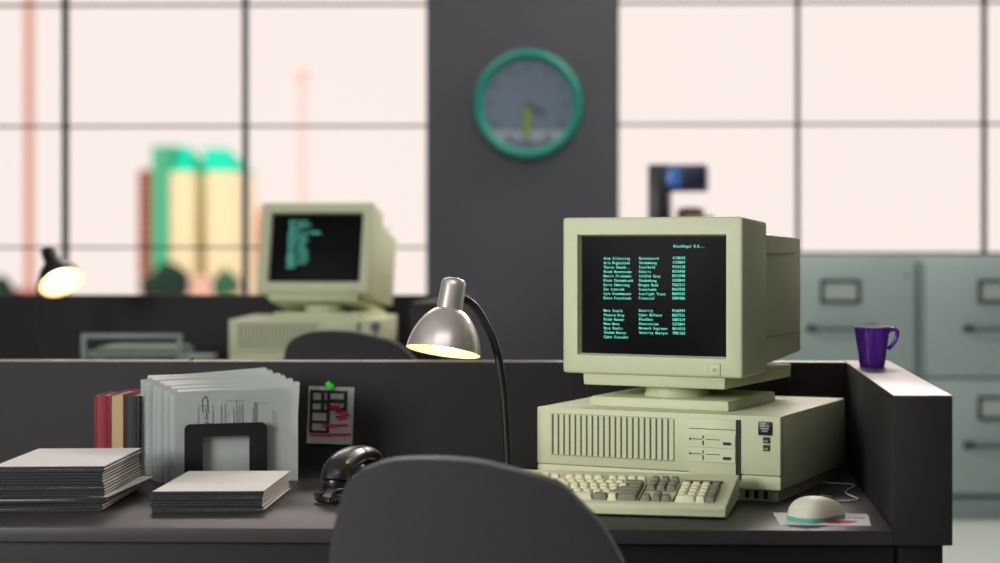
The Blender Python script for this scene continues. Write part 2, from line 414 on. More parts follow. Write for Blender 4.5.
def make_monitor(label, loc, rz, tilt, lines, pitch=.00405, size=.0079):
    t = thing('crt_monitor', label, 'monitor', loc, rz)
    W, H, zb, yf = .402, .3225, .068, -.1
    MB().box((.012, .045, .0105), (.312, .27, .021), bevel=.004, taper=(.985, .985)).build('base_plate', M['beige'], t)
    MB().lathe([(.0, .02), (.07, .02), (.067, .028), (.066, .046), (.0, .046)], 40).xform(Matrix.Translation((.012, .01, 0))).build('neck', M['beige'], t)
    TM = Matrix.Translation((0, 0, zb)) @ Matrix.Rotation(-R(tilt), 4, 'X') @ Matrix.Translation((0, 0, -zb))
    sw = MB(); sw.prism([(-.16, zb+.004), (.16, zb+.004), (.158, zb-.024), (-.158, zb-.024)], .385, 'y', yf+.012, bevel=.003, mtx=TM)
    sw.build('swivel_block', M['beige'], t)
    # bezel with a sunken opening
    ow, oh, oz = .1665, .1245, zb + H*.504
    b = bmesh.new()
    def ring(hw, z0, z1, y): return [b.verts.new(p) for p in ((-hw, y, z0), (hw, y, z0), (hw, y, z1), (-hw, y, z1))]
    o1 = ring(W/2, zb, zb+H, yf); i1 = ring(ow, oz-oh, oz+oh, yf); i2 = ring(ow-.005, oz-oh+.004, oz+oh-.004, yf+.014)
    bk = ring(W/2-.006, zb+.003, zb+H-.009, yf+.153)
    outer = []
    for a, c in ((o1, i1), (i1, i2), (bk, o1)):
        for k in range(4): b.faces.new((a[k], a[(k+1) % 4], c[(k+1) % 4], c[k]))
    b.faces.new(bk)
    bmesh.ops.recalc_face_normals(b, faces=b.faces[:])
    es = [e for e in b.edges if all(v in o1 or v in bk for v in e.verts)]
    bmesh.ops.bevel(b, geom=es, offset=.006, segments=3, affect='EDGES', profile=.5)
    MB().add(b, TM).build('bezel', M['beige'], t)
    # rear housing, tapered, with vent lines
    h = MB(); n = bmesh.new()
    def rg(hw, z0, z1, y): return [n.verts.new(p) for p in ((-hw, y, z0), (hw, y, z0), (hw, y, z1), (-hw, y, z1))]
    a = rg(W/2-.018, zb+.012, zb+H-.033, yf+.148); c = rg(W/2-.03, zb+.03, zb+H-.04, yf+.43)
    for k in range(4): n.faces.new((a[k], a[(k+1) % 4], c[(k+1) % 4], c[k]))
    n.faces.new(c); n.faces.new(a[::-1]); bmesh.ops.recalc_face_normals(n, faces=n.faces[:])
    bmesh.ops.bevel(n, geom=n.edges[:], offset=.007, segments=2, affect='EDGES', profile=.5)
    h.add(n, TM, M['beige'])
    for sx in (-1, 1):
        for z in (zb+.075, zb+H-.075):
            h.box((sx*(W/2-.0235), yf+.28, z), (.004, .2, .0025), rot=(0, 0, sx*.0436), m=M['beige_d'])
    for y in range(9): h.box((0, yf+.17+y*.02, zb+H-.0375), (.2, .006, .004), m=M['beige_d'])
    h.build('rear_housing', None, t)
    # screen: slightly bulged glass
    def sf(u, v):
        x, z = (u-.5)*2, (v-.5)*2
        return TM @ Vector((x*(ow-.004), yf+.0125-.006*(1-x*x)*(1-z*z), oz+z*(oh-.003)))
    s = MB(); s.grid(sf, 16, 12); scr = s.build('screen', M['screen'], t, smooth=60)
    # text lies on the glass
    for nm, ls in lines:
        L = [(st_, -ow + fx*2*ow, oz + oh - fz*2*oh - .0022) for st_, fx, fz in ls]
        ob = text_mesh(L, pitch, size, nm, M['teal_t'], scr)
        for v in ob.data.vertices:
            x, z = v.co.x/(ow-.004), (v.co.z-oz)/(oh-.003)
            v.co = TM @ Vector((v.co.x, yf+.0117-.006*(1-x*x)*(1-z*z), v.co.z))
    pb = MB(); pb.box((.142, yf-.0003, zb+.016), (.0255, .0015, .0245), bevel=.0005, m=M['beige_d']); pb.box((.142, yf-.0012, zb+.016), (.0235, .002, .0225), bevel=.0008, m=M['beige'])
    pb.lathe([(0, .001), (.004, .001), (.004, 0)], 16, Matrix.Translation((.142, yf-.0022, zb+.016)) @ rx, m=M['beige_d'])
    pb.xform(TM).build('power_button', None, t)
    return t
PZ = .195
A = Vector((.273, 3.34)); th1 = R(-23.3)
dirx = Vector((math.cos(th1), math.sin(th1))); diry = Vector((-math.sin(th1), math.cos(th1)))
pc = A - dirx*.2645 + diry*.2225
make_pc('beige desktop computer on the near desk, under the front monitor', C(pc.x, pc.y, DZ), th1+PSI)
thm = th1-R(1.7); mdx = Vector((math.cos(thm), math.sin(thm))); mdy = Vector((-math.sin(thm), math.cos(thm)))
fcn = Vector((.203, 3.41)) - mdx*.201
mo = fcn + mdy*.1
r0, dr_ = .199, .0363
n1 = ['Alex Silverring','Aria Nightshade','Thorne Shandr..','Blank Ravenstone','Nextis Firehawkt','Dixon Shadowbrook','Kyrie Embersong','Zoe Ironside','Lyra Stormweaver','Dante Frostblade']
n2 = ['Nova Steele','Phoenix Gray','Blade Runner','Neon Nova','Byte Bandit','Shadow Hunter','Cyber Crusader']
k1 = ['Dataventurd','Shadowhang','Steelheld','Polaris','InfoTek Corp','Shadowhang','Dragon Bank','Scenelands?'[:-1],'Starlight Trust','Financial']
k2 = ['Security','Cyber Defense','BlueShot','Penetration','Network Engineer','Security Analyst']
nums = ['4178432','1739847','9754138','8356960','0514790','5528843','7062313','0663938','8604533','2084286']
nums2 = ['9160794','8627331','5087219','5372841','8614532','7081362']
XC1, XC2, XC3 = .169, .412, .636
block = [('screen_text', [('BlackVegal 8.0...', XC3+.004, .098)]),
  ('screen_text', [(s, XC1, r0+i*dr_) for i, s in enumerate(n1)]), ('screen_text', [(s, XC1, .630+i*dr_) for i, s in enumerate(n2)]),
  ('screen_text', [(s, XC2, r0-.002+i*dr_) for i, s in enumerate(k1)]), ('screen_text', [(s, XC2, .624+i*dr_) for i, s in enumerate(k2)]),
  ('screen_text', [(s, XC3, r0-.006+i*dr_) for i, s in enumerate(nums)]), ('screen_text', [(s, XC3, .622+i*dr_) for i, s in enumerate(nums2)])]
MON1 = make_monitor('large beige monitor in the foreground with three columns of teal text', C(mo.x, mo.y, DZ+.1715), th1-R(1.7)+PSI, 0, block)
# background workstation
b2 = C((305-PU)/F*5.9, 5.9+.21, DZ2)
make_pc('blurred beige desktop computer on the background desk', b2, R(2)+PSI)
m2 = C((313-PU)/F*5.9, 5.9+.14, DZ2+.1715)
rows2 = [(s, .2, .13+i*.054) for i, s in enumerate(['Alex Silv', 'Aria Nights', 'Thorne', 'Nextis Firehawkt.', 'Blank Rav', 'Dixon Shad', 'Kyrie Em', 'Zoe Irons', 'Lyra Storm', 'Dante Fros', 'Nova Steele', 'Phoenix G', 'Neon'])]
make_monitor('small blurred beige monitor on the background desk in front of the window', m2, R(-7)+PSI, 12, [('screen_text', rows2)], .0072, .0125)

def make_keyboard(label, loc, rz):
    t = thing('keyboard', label, 'keyboard', loc, rz)
    L, D = .48, .2
    prof = [(0, .004), (0, .016), (.006, .021), (.03, .024), (.19, .053), (.197, .052), (.2, .046), (.2, .02), (.196, .014), (.02, 0)]
    kb = MB(); kb.prism(prof, L, 'x', -L/2, bevel=.0015, seg=1)
    kb.build('housing', M['beige'], t)
    for sx in (-1, 1): MB().box((sx*.2, .185, .0105), (.03, .012, .023), bevel=.002).build('foot', M['beige'], t)
    sl = math.atan2(.029, .16); u = .019
    base = Matrix.Translation((0, .03, .0242)) @ Matrix.Rotation(sl, 4, 'X')
    cache = {}
    def key(x, s, w, h=1, dark=False):
        k = (w, h)
        if k not in cache:
            m = MB(); m.box((0, 0, .0048), (w*u-.0012, h*u-.0012, .0105), bevel=.0016, taper=(1-.0055/(w*u), 1-.0062/(h*u))); ob = m.build('key', None, t, smooth=30)
            cache[k] = ob.data; bpy.data.objects.remove(ob)
        me = cache[k]
        o = bpy.data.objects.new('key', me); COL.objects.link(o); o.parent = t
        if not me.materials: me.materials.append(M['key_l'])
        o.material_slots[0].link = 'OBJECT'; o.material_slots[0].material = M['key_d' if dark else 'key_l']
        o.matrix_local = base @ Matrix.Translation((x, s, 0))
    x0 = -.2165; rows = [.004+i*u for i in range(5)]; rows.append(.004+5*u+.008)
    def row(r, items):
        for (s, w, dk) in items: key(x0+(s+w/2)*u, rows[r], w, 1, dk)
    row(5, [(0, 1, 0)] + [(2+i, 1, 0) for i in range(4)] + [(6.5+i, 1, 0) for i in range(4)] + [(11+i, 1, 0) for i in range(4)] + [(15.4+i, 1, 1) for i in range(3)])
    row(4, [(i, 1, 0) for i in range(13)] + [(13, 2, 1)] + [(15.4+i, 1, 1) for i in range(3)] + [(18.8+i, 1, i == 3) for i in range(4)])
    row(3, [(0, 1.5, 0)] + [(1.5+i, 1, 0) for i in range(12)] + [(13.5, 1.5, 1)] + [(15.4+i, 1, 1) for i in range(3)] + [(18.8+i, 1, 0) for i in range(3)])
    row(2, [(0, 1.75, 0)] + [(1.75+i, 1, 0) for i in range(11)] + [(12.75, 2.25, 1)] + [(18.8+i, 1, 0) for i in range(3)])
    row(1, [(0, 2.25, 0)] + [(2.25+i, 1, 0) for i in range(10)] + [(12.25, 2.75, 1), (16.4, 1, 1)] + [(18.8+i, 1, 0) for i in range(3)])
    row(0, [(0, 1.5, 0), (2.5, 1.5, 0), (4, 6.5, 0), (10.5, 1.5, 1), (12, 1, 0), (13, 2, 1)] + [(15.4+i, 1, 1) for i in range(3)] + [(18.8, 2, 0), (20.8, 1, 0)])
    key(x0+22.3*u, (rows[3]+rows[2])/2, 1, 2, True); key(x0+22.3*u, (rows[1]+rows[0])/2, 1, 2, True)
    for xx in (15.2, 18.6):
        ob = MB().box((x0+xx*u, rows[2], -.0005), (.0016, 5*u, .0035)).build('deck_seam', M['slot'], t, smooth=0); ob.matrix_local = base
    ip = MB(); ip.box((0, 0, .0016), (3.9*u, .0125, .002), m=M['slot']); ip.box((0, .0022, .0024), (3.8*u, .008, .002), m=M['maroon_l'])
    o = ip.build('indicator_strip', None, t, smooth=0); o.matrix_local = base @ Matrix.Translation((x0+20.8*u, rows[5]+.001, 0))
    return t
ky = R(-11.5); fr = Vector((.157, 3.155)); kd = Vector((math.cos(ky), math.sin(ky)))
kc = fr - kd*.24
make_keyboard('beige keyboard with cream and grey keys in front of the computer', C(kc.x, kc.y, DZ), ky+PSI).scale = (1, .9, 1.14)

# mouse on a printed sheet
mp = C((816-PU)/F*3.165, 3.165, DZ+.0012)
mu = thing('computer_mouse', 'ivory computer mouse with a teal base on a pink printed sheet', 'mouse', mp, R(-42))
def mshape(L, W, H, z0, e=2.6, flat=.5):
    b = bmesh.new(); n, k = 36, 9; rings = []
    for j in range(k+1):
        t = j/k; a = t*math.pi/2; s = math.cos(a)**.95 if j < k else 0; z = z0 + H*math.sin(a)**.85
        rg = []
        for i in range(n):
            q = 2*math.pi*i/n; cx, cy = math.cos(q), math.sin(q)
            x = math.copysign(abs(cx)**(2/e), cx)*W/2*s; y = math.copysign(abs(cy)**(2/e), cy)*L/2*s
            rg.append(b.verts.new((x, y, z - .18*H*(y/(L/2))*math.sin(a))))
        rings.append(rg)
    bm_ = b
    for a, c in zip(rings, rings[1:]):
        for i in range(n): b.faces.new((a[i], a[(i+1) % n], c[(i+1) % n], c[i]))
    b.faces.new(rings[0][::-1]); bmesh.ops.remove_doubles(b, verts=b.verts[:], dist=1e-5); bmesh.ops.recalc_face_normals(b, faces=b.faces[:])
    return b
MB().add(mshape(.110, .078, .034, .008, 3.2)).build('shell', M['mouse'], mu, smooth=70)
def sup(a, e=4.2): return (math.copysign(abs(math.cos(a))**(2/e), math.cos(a))*.0378, math.copysign(abs(math.sin(a))**(2/e), math.sin(a))*.0548)
MB().prism([sup(i*math.pi/24) for i in range(48)], .0085, 'z', 0).build('base', M['teal'], mu, smooth=50)
bl = MB(); bl.box((0, .03, .0390), (.0014, .03, .002), rot=(R(-10), 0, 0)); bl.build('button_seam', M['cable'], mu)
def onDesk(u, v, z=DZ): 
    Z = (CAM.z - z)*F/(v-PV); return C((u-PU)/F*Z, Z, z)
cb = [onDesk(u, v, DZ+.003) for u, v in ((833, 505), (838, 501), (850, 500.5), (858.5, 499), (853, 496.5), (846, 493), (848, 489.5), (854.5, 486), (849, 484), (838, 483.4), (820, 482))]
cb = [p - mp for p in cb]; rm = Matrix.Rotation(R(42), 4, 'Z')
MB().tube(catmull(cb, 6), .0016, 6).xform(rm).build('cable', M['cable'], mu)
q = [onDesk(u, v, DZ) for u, v in ((780, 525), (871.5, 526), (867, 514.2), (773, 513))]
ctr = sum(q, Vector())/4
sh = thing('printed_sheet', 'white sheet with a pink blot lying under the mouse', 'paper', (ctr.x, ctr.y, DZ))
pts = [(p.x-ctr.x, p.y-ctr.y) for p in q]; pts2 = []
for i in range(4):
    a, b = Vector(pts[i]), Vector(pts[(i+1) % 4])
    for k in range(6): pts2.append(tuple(a.lerp(b, k/6) + Vector((random.uniform(-.0015, .0015), random.uniform(-.0015, .0015)))))
MB().prism(pts2, .0008, 'z', .0002).build('sheet', M['paper'], sh, smooth=0)
bl = onDesk(838, 522.5) - ctr
MB().prism([(bl.x+.034*math.cos(a)*(1+.15*math.sin(3*a)), bl.y+.019*math.sin(a)) for a in [i*math.pi/12 for i in range(24)]], .0004, 'z', .0009).build('pink_blot', M['pink'], sh, smooth=0)
bl = onDesk(856, 519.2) - ctr; ms = MB()
for k in range(3): ms.box((bl.x+.004*k, bl.y+.006*k, .0011), (.03-.006*k, .0016, .0004), rot=(0, 0, .3*k-.3))
ms.box((bl.x+.012, bl.y+.012, .0011), (.004, .004, .0004)); ms.build('print_mark', M['ink'], sh, smooth=0)

# ------------------------------------------------------------------ purple mug
mg = at(873, 368, 3.76); mg.z = DZ+.2395
mug = thing('coffee_mug', 'glossy purple mug on the desk side panel', 'mug', (mg.x-.002, mg.y, mg.z), R(0))
s_ = .0885
MB().lathe([(0, 0), (.026, 0), (.0275, .002), (.0285, .01), (.031, .03), (.0355, .058), (.0385, .08), (.039, s_-.003)], 48).build('body', M['mug'], mug)
MB().lathe([(.039, s_-.003), (.0395, s_-.001), (.039, s_), (.0362, s_), (.035, .075), (.031, .045), (.026, .012), (0, .008)], 48).build('lining', M['mug_in'], mug)
b = MB(); path = catmull([(.036, 0, .078), (.047, -.002, .082), (.054, -.003, .077), (.053, -.003, .064), (.046, -.002, .05), (.0345, 0, .038)], 6)
b.tube(path, .0048, 12); b.build('handle', M['mug'], mug)

# ------------------------------------------------------------------ lamps
def make_lamp(label, base, apex, axis, attach_pts, finish='chrome'):
    """base on the desk, apex = top of the shade cap, axis = direction from the cap to the rim"""
    t = thing('desk_lamp', label, 'lamp', base)
    ax = Vector(axis).normalized(); q = ax.to_track_quat('Z', 'Y').to_matrix().to_4x4()
    Tm = Matrix.Translation(apex - base) @ q
    MB().lathe([(0, .022), (.02, .022), (.05, .017), (.07, .01), (.075, .004), (.075, 0), (0, 0)], 48).build('base', M['black'], t)
    MB().tube([p - base for p in catmull(attach_pts, 8)], .0085, 14).build('arm', M['black'], t)
    cap = [(0, 0), (.014, .001), (.0215, .004), (.0248, .01), (.0252, .02), (.0268, .06), (.027, .066)]
    bowl = [(.027, .066), (.036, .071), (.047, .082), (.0575, .097), (.066, .114), (.0725, .134), (.0755, .152)]
    sh_ = MB().lathe(cap + bowl[1:], 56, Tm).build('lamp_shade', M[finish], t, smooth=50)
    MB().lathe([(.0757, .152), (.0742, .1525), (.071, .134), (.0645, .114), (.0555, .096), (.0445, .081), (.03, .071), (0, .069)], 56, Tm).build('lining', M['shade_in'], sh_)
    MB().lathe([(.016, .07), (.018, .085), (.028, .105), (.033, .122), (.031, .136), (.02, .147), (0, .151)], 32, Tm).build('bulb', M['bulb'], sh_)
    return t
LZ = 3.5
ap = at(454.6, 278, LZ); lb = C((509-PU)/F*LZ, LZ, DZ)
arm = [at(458, 298, LZ+.02), at(467, 300.5, LZ+.025), at(476, 308, LZ+.025), at(484, 321, LZ+.02), at(492.5, 338, LZ+.01), at(498.6, 359, LZ), at(504, 395, LZ), at(507, 440, LZ), lb + Vector((0, 0, .015))]
make_lamp('chrome desk lamp in front of the near back panel, its bulb lit', lb, ap, (-.125, -.22, -1), arm)
L2 = 5.95
ap2 = at(47, 249, L2); lb2 = C((39-PU)/F*L2, L2+.06, DZ2)
arm2 = [at(51, 262, L2+.01), at(45, 268, L2+.04), at(40, 282, L2+.06), at(38.5, 300, L2+.06), at(38.5, 330, L2+.06), lb2 + Vector((0, 0, .015))]
make_lamp('blurred lamp glowing at the left on the background desk', lb2, ap2, (.56, -.5, -.86), arm2, 'blackp')

# ------------------------------------------------------------------ note pinned to the back panel
YP = .87
n0 = at_y(331, 415, YP)
nt_ = thing('paper_note', 'small white note with black boxes and pink writing, pinned on the near back panel', 'note', (n0.x, YP, n0.z))
nt_.rotation_euler = (0, R(1.8), 0)
k = (YP-CAM.y)/F
def npx(x, y): return ((x-272)/7.5*k, -(y-300)/7.5*k)       # note drawing units
nw, nh = 345/7.5*k, 430/7.5*k
def nf(u, v): return Vector(((u-.5)*nw, -.003-.004*(1-v)**2-.002*abs(u-.5), (v-.5)*nh))
MB().grid(nf, 6, 8, thick=.0004).build('sheet', M['paper'], nt_, smooth=0)
dk = MB(); 
def nb(mb, x0, y0, x1, y1, th=.0005, rot=0):
    a, c = npx(x0, y0), npx(x1, y1)
    v = (c[1]+a[1])/2/nh+.5; y = -.0042-.004*(1-v)**2-.001
    mb.box(((a[0]+c[0])/2, y, (a[1]+c[1])/2), (abs(c[0]-a[0]), th, abs(c[1]-a[1])), rot=(0, rot, 0))
for r_ in ((112,114,392,136),(112,114,137,436),(112,414,264,436),(242,114,266,436),(368,114,396,266),(262,240,394,266),(196,118,222,270),(112,188,262,214),(112,260,250,284),(112,342,262,364),(262,178,392,208)): nb(dk, *r_)
dk.build('black_boxes', M['ink_d'], nt_, smooth=0)
pk = MB()
for r_ in ((232,222,345,240,.0006,.0),(262,244,350,256,.0006,.06),(310,270,405,290,.0006,.1),(312,296,422,312,.0006,-.16),(330,318,400,330,.0006,-.15),(210,368,405,384,.0006,-.06),(225,380,290,392,.0006,0),(125,444,280,460,.0006,0),(270,434,432,452,.0006,-.05)): nb(pk, *r_)
pk.build('pink_writing', M['pink'], nt_, smooth=0)
a = npx(262, 76)
MB().prism([(-.011, .004), (-.002, .011), (.001, .006), (.009, .002), (.008, -.007), (-.001, -.011), (-.007, -.005)], .006, 'y', -.0085, bevel=.001).xform(Matrix.Translation((a[0], 0, a[1]))).build('pin', M['green'], nt_)

# ------------------------------------------------------------------ books against the back panel
def make_book(label, x, y, w, d, h, cover, spine_pages):
    t = thing('hardcover_book', label, 'book', (x, y, DZ), R(1), 'books standing by the upright papers'); cw = .0035
    MB().box((-w/2+cw/2, 0, h/2), (cw, d, h), bevel=.001).build('cover', cover, t)
    MB().box((w/2-cw/2, 0, h/2), (cw, d, h), bevel=.001).build('cover', cover, t)
    if spine_pages: MB().box((0, -.002, h/2), (w-2*cw, d-.006, h-.008)).build('pages', M['tan'], t); MB().box((0, d/2-cw/2, h/2), (w-2*cw, cw, h)).build('spine', cover, t)
    else:
        MB().box((0, .002, h/2), (w-2*cw, d-.01, h-.008)).build('pages', M['pages'], t)
        MB().tube([(0, -d/2+.006, 0), (0, -d/2+.006, h)], 1, 20).xform(Matrix.Translation((0, -d/2+.005, 0)) @ Matrix.Diagonal((w/2, .006, 1, 1)) @ Matrix.Translation((0, d/2-.006, 0))).build('spine', cover, t)
    return t
ZB = 3.70
for u, wpx, h, cov, pg, lb_ in ((102, 15.5, .1805, M['red'], False, 'red hardcover book, leftmost of the three standing books'),
                                (117, 14.2, .184, M['red'], True, 'red book with its tan page edges facing out, middle of three standing books'),
                                (132, 14.5, .180, M['bookblk'], False, 'black book between the tan page edges and the upright papers')):
    p = C((u-PU)/F*ZB, ZB+.07, DZ); make_book(lb_, p.x, p.y, wpx/F*ZB, .135, h, cov, pg)

# ------------------------------------------------------------------ stacks of booklets
ORD = ['topmost', 'second', 'third', 'fourth', 'fifth', 'sixth', 'seventh', 'eighth', 'ninth', 'tenth', 'eleventh', 'twelfth', 'thirteenth', 'fourteenth', 'fifteenth']
proto = [None]
def booklet(name, label, loc, rz, group):
    if proto[0] is None:
        t = thing('booklet', label, 'booklet', loc, rz, group)
        MB().box((-.001, .001, .0018), (.2045, .288, .0036), m=M['edge']).box((0, .002, .0046), (.2085, .2925, .0021), m=M['paper']).build('pages', None, t, smooth=0)
        MB().box((0, -.1455, .0028), (.2095, .004, .0054), bevel=.0009, seg=1).build('binding', M['spine_d'], t)
        proto[0] = t; return t
    t = copy_tree(proto[0]); t.name = 'booklet'; t.location = loc; t.rotation_euler = (0, 0, rz)
    return tag(t, label, 'booklet', group)
def stack(n, c, rz, jit, group, where, odd=()):
    for i in range(n):                       # i from the bottom
        k = n-1-i
        dx, dy, dr = random.uniform(-jit, jit), random.uniform(-jit, jit)*.5, random.uniform(-1, 1)*jit*1.5
        if i in odd: dx, dy, dr = odd[i]
        if k == 0: lab = 'topmost booklet, its white cover showing, of ' + where
        else: lab = '%s booklet from the top of %s' % (ORD[k], where.replace('the taller stack at the left edge', 'the tall stack at the left edge'))
        booklet('booklet', lab, (c.x+dx, c.y+dy, DZ+i*.00575), rz+dr, group)
c1 = (C(-1.0134, 3.24)+C(-1.0405, 3.544)+C(-1.215, 3.24)+C(-1.25, 3.544))/4
stack(15, Vector((c1.x+.003, c1.y+.004)), R(4), .0025, 'booklets in the tall left stack', 'the taller stack at the left edge',
      {3: (-.001, -.004, R(2)), 4: (.016, .004, R(-4)), 2: (-.004, .003, 0), 1: (-.003, .002, 0), 0: (-.005, .0, R(1))})
c2 = (C(-.921, 3.249)+C(-.710, 3.249)+C(-.72, 3.518)+C(-.9327, 3.518))/4
stack(7, Vector((c2.x, c2.y+.008)), R(3), .0028, 'booklets in the low stack', 'the low stack in front of the upright papers')

# ------------------------------------------------------------------ upright papers in a black bookend
yw = R(17)
dxv = Vector((math.cos(yw), math.sin(yw))); nv = Vector((math.sin(yw), -math.cos(yw)))
fc = Vector((( 234-PU)/F*3.66, 3.66))      # middle of the front sheaf, in camera right/forward
def sheaf(i, label):
    back = i*.024
    o = fc - nv*back + dxv*(-.0115*i + random.uniform(-.002, .002))
    t = thing('paper_sheaf', label, 'papers', C(o.x, o.y, DZ), yw+PSI, 'upright sheaves of paper')
    Wd, Hh, tk = .264, .204 + .0042*i + random.uniform(-.001, .002), .017
    b = bmesh.new(); nS = 22; prof = []
    # plan outline of a folded sheaf: rounded fold at the left, open leaves at the right
    for s in range(nS+1):
        a = math.pi/2 + math.pi*s/nS
        prof.append((-Wd/2+.014+.014*math.cos(a), tk/2*math.sin(a)))
    path = [(Wd/2, tk/2+.002), (Wd*.2, tk/2)] + prof + [(Wd*.2, -tk/2), (Wd*.4, -tk/2-.002), (Wd/2, -tk/2-.006)]
    lo = [b.verts.new((x, y, .0005)) for x, y in path]
    mid = [b.verts.new((x, y, Hh*.7)) for x, y in path]
    hi = [b.verts.new((x*1.01+.002, y*1.05 + (-.004 if y < 0 else .002)*(max(0, x)/Wd*2)**2, Hh + .017*(x/Wd) - (.004 if x < -Wd*.45 else 0))) for x, y in path]
    for a, c in ((lo, mid), (mid, hi)):
        for k in range(len(path)-1): b.faces.new((a[k], a[k+1], c[k+1], c[k]))
    bmesh.ops.solidify(b, geom=b.faces[:], thickness=.0007); bmesh.ops.recalc_face_normals(b, faces=b.faces[:])
    MB().add(b).build('folded_cover', M['paper_g'], t, smooth=50)
    lv = MB()
    for k in range(5):
        y = -tk/2+.003+k*.0028
        lv.box((.006, y, Hh/2-.001+.002*(k % 2)), (Wd-.022, .0008, Hh-.006), rot=(0, -.010, random.uniform(-.01, .01)))
    lv.build('inner_leaves', M['paper'], t, smooth=0)
    if i == 0:
        y = -tk/2-.0012; d = MB(); d2 = MB()
        for x in (-.02, -.012, .006, .012, .018, .024, .046, .050, .054, .088, .092, .096): d.box((x-.008, y, .14+random.uniform(-.006, .006)), (.0012, .0006, random.choice((.05, .06, .07))))
        for x, z, w in ((-.062, .165, .02), (-.062, .112, .02), (.06, .168, .04), (.0, .174, .04), (.09, .16, .03)): d.box((x, y, z), (w, .0006, .001))
        for x in (-.075, -.045): d.box((x, y, .14), (.001, .0006, .055))
        d.build('drawn_columns', M['ink'], t, smooth=0)
        for k, (x0, z0, x1, z1) in enumerate(((-.066, .178, -.060, .186), (-.060, .186, -.056, .178), (-.056, .178, -.054, .15), (-.067, .178, -.066, .15), (-.06, .16, -.057, .14), (-.064, .14, -.054, .138), (-.062, .13, -.05, .128))):
            L = math.hypot(x1-x0, z1-z0); d2.box(((x0+x1)/2, y-.0004, (z0+z1)/2), (L, .0005, .0012), rot=(0, -math.atan2(z1-z0, x1-x0), 0))
        d2.build('sketch', M['ink_d'], t, smooth=0)
NS = 6
ords = ['first', 'second', 'third', 'fourth', 'fifth', 'last']
for i in range(NS):
    sheaf(i, 'front sheaf of upright paper with faint drawn columns, behind the black bookend' if i == 0 else '%s sheaf of upright paper counted from the black bookend' % ords[i])
o = fc + nv*.026 + dxv*-.018
bk = thing('bookend', 'black metal bookend with a rectangular opening, leaning on the upright papers', 'bookend', C(o.x, o.y, DZ), yw+PSI)
bw, bh, sd = .17, .129, .036
def rrect(hw, z0, z1, r, n=5, top=True):
    pts = [(-hw, z0), (hw, z0)]
    for c, a0 in (((hw-r, z1-r), 0), ((-hw+r, z1-r), 90)):
        for k in range(n+1): a = R(a0+90*k/n); pts.append((c[0]+r*math.cos(a), c[1]+r*math.sin(a)))
    return pts
b = bmesh.new(); n_ = 6
op = rrect(bw/2, 0, bh, .012); ip = rrect(bw/2-.037, .016, bh-.027, .004)
for y in (0, .004):
    vo = [b.verts.new((p[0], y, p[1])) for p in op]; vi = [b.verts.new((p[0], y, p[1])) for p in ip]
    for k in range(len(op)): b.faces.new((vo[k], vo[(k+1) % len(op)], vi[(k+1) % len(op)], vi[k]))
    if y == 0: keep = (vo, vi)
    else:
        for a, c in ((keep[0], vo), (keep[1], vi)):
            for k in range(len(op)): b.faces.new((a[k], a[(k+1) % len(op)], c[(k+1) % len(op)], c[k]))
bmesh.ops.recalc_face_normals(b, faces=b.faces[:])
MB().add(b).build('upright_plate', M['black'], bk, smooth=30)
MB().box((0, -.035, .001), (bw-.01, .075, .002)).build('foot_plate', M['black'], bk, smooth=0)

# ------------------------------------------------------------------ telephone half hidden by the chair
ph = onDesk(372, 500); 
tp = thing('telephone', 'black desk telephone with a coiled cord, half hidden behind the near chair', 'telephone', (ph.x+.022, ph.y+.045, DZ), R(-14)); tp.scale = (.95, .9, .70)
bp = MB(); bp.prism([(-.10, 0), (.10, 0), (.10, .065), (.05, .062), (-.10, .022)], .17, 'x', -.085, bevel=.006); bp.build('body', M['blackp'], tp)
hs = MB()
hs.tube(catmull([(-.075, -.105, .058), (-.075, -.09, .088), (-.075, -.05, .108), (-.075, .0, .114), (-.075, .05, .11), (-.075, .09, .09), (-.075, .1, .065)], 6), [.02]+[.027]*6+[.029]*12+[.027]*17+[.022], 16)
hs.xform(Matrix.Translation((-.075, 0, 0)) @ Matrix.Diagonal((1.1, 1, 1, 1)) @ Matrix.Translation((.075, 0, 0)))
hs.lathe([(0, 0), (.03, 0), (.033, .012), (.028, .03), (0, .034)], 24, Matrix.Translation((-.075, -.085, .04)))
hs.lathe([(0, 0), (.03, 0), (.033, .012), (.028, .03), (0, .034)], 24, Matrix.Translation((-.075, .08, .06)))
hs.build('handset', M['blackp'], tp)
kp = MB()
for i in range(3):
    for j in range(4): kp.box((.01+i*.022, -.07+j*.022, .0385+j*.0088), (.015, .015, .012), bevel=.002)
kp.build('keypad', M['panel_d'], tp)
crd = []; pth = catmull([(-.09, -.11, .05), (-.105, -.115, .02), (-.09, -.135, .012), (-.06, -.14, .011), (-.05, -.12, .011), (-.075, -.105, .012)], 24)
for i in range(len(pth)):
    t = (pth[min(i+1, len(pth)-1)] - pth[max(i-1, 0)]).normalized(); a = t.cross(Vector((.3, .2, 1))).normalized(); b2_ = t.cross(a); q_ = i*1.15
    crd.append(pth[i] + (a*math.cos(q_) + b2_*math.sin(q_))*.0075)
MB().tube(catmull(crd, 4), .0022, 6).build('coiled_cord', M['blackp'], tp)

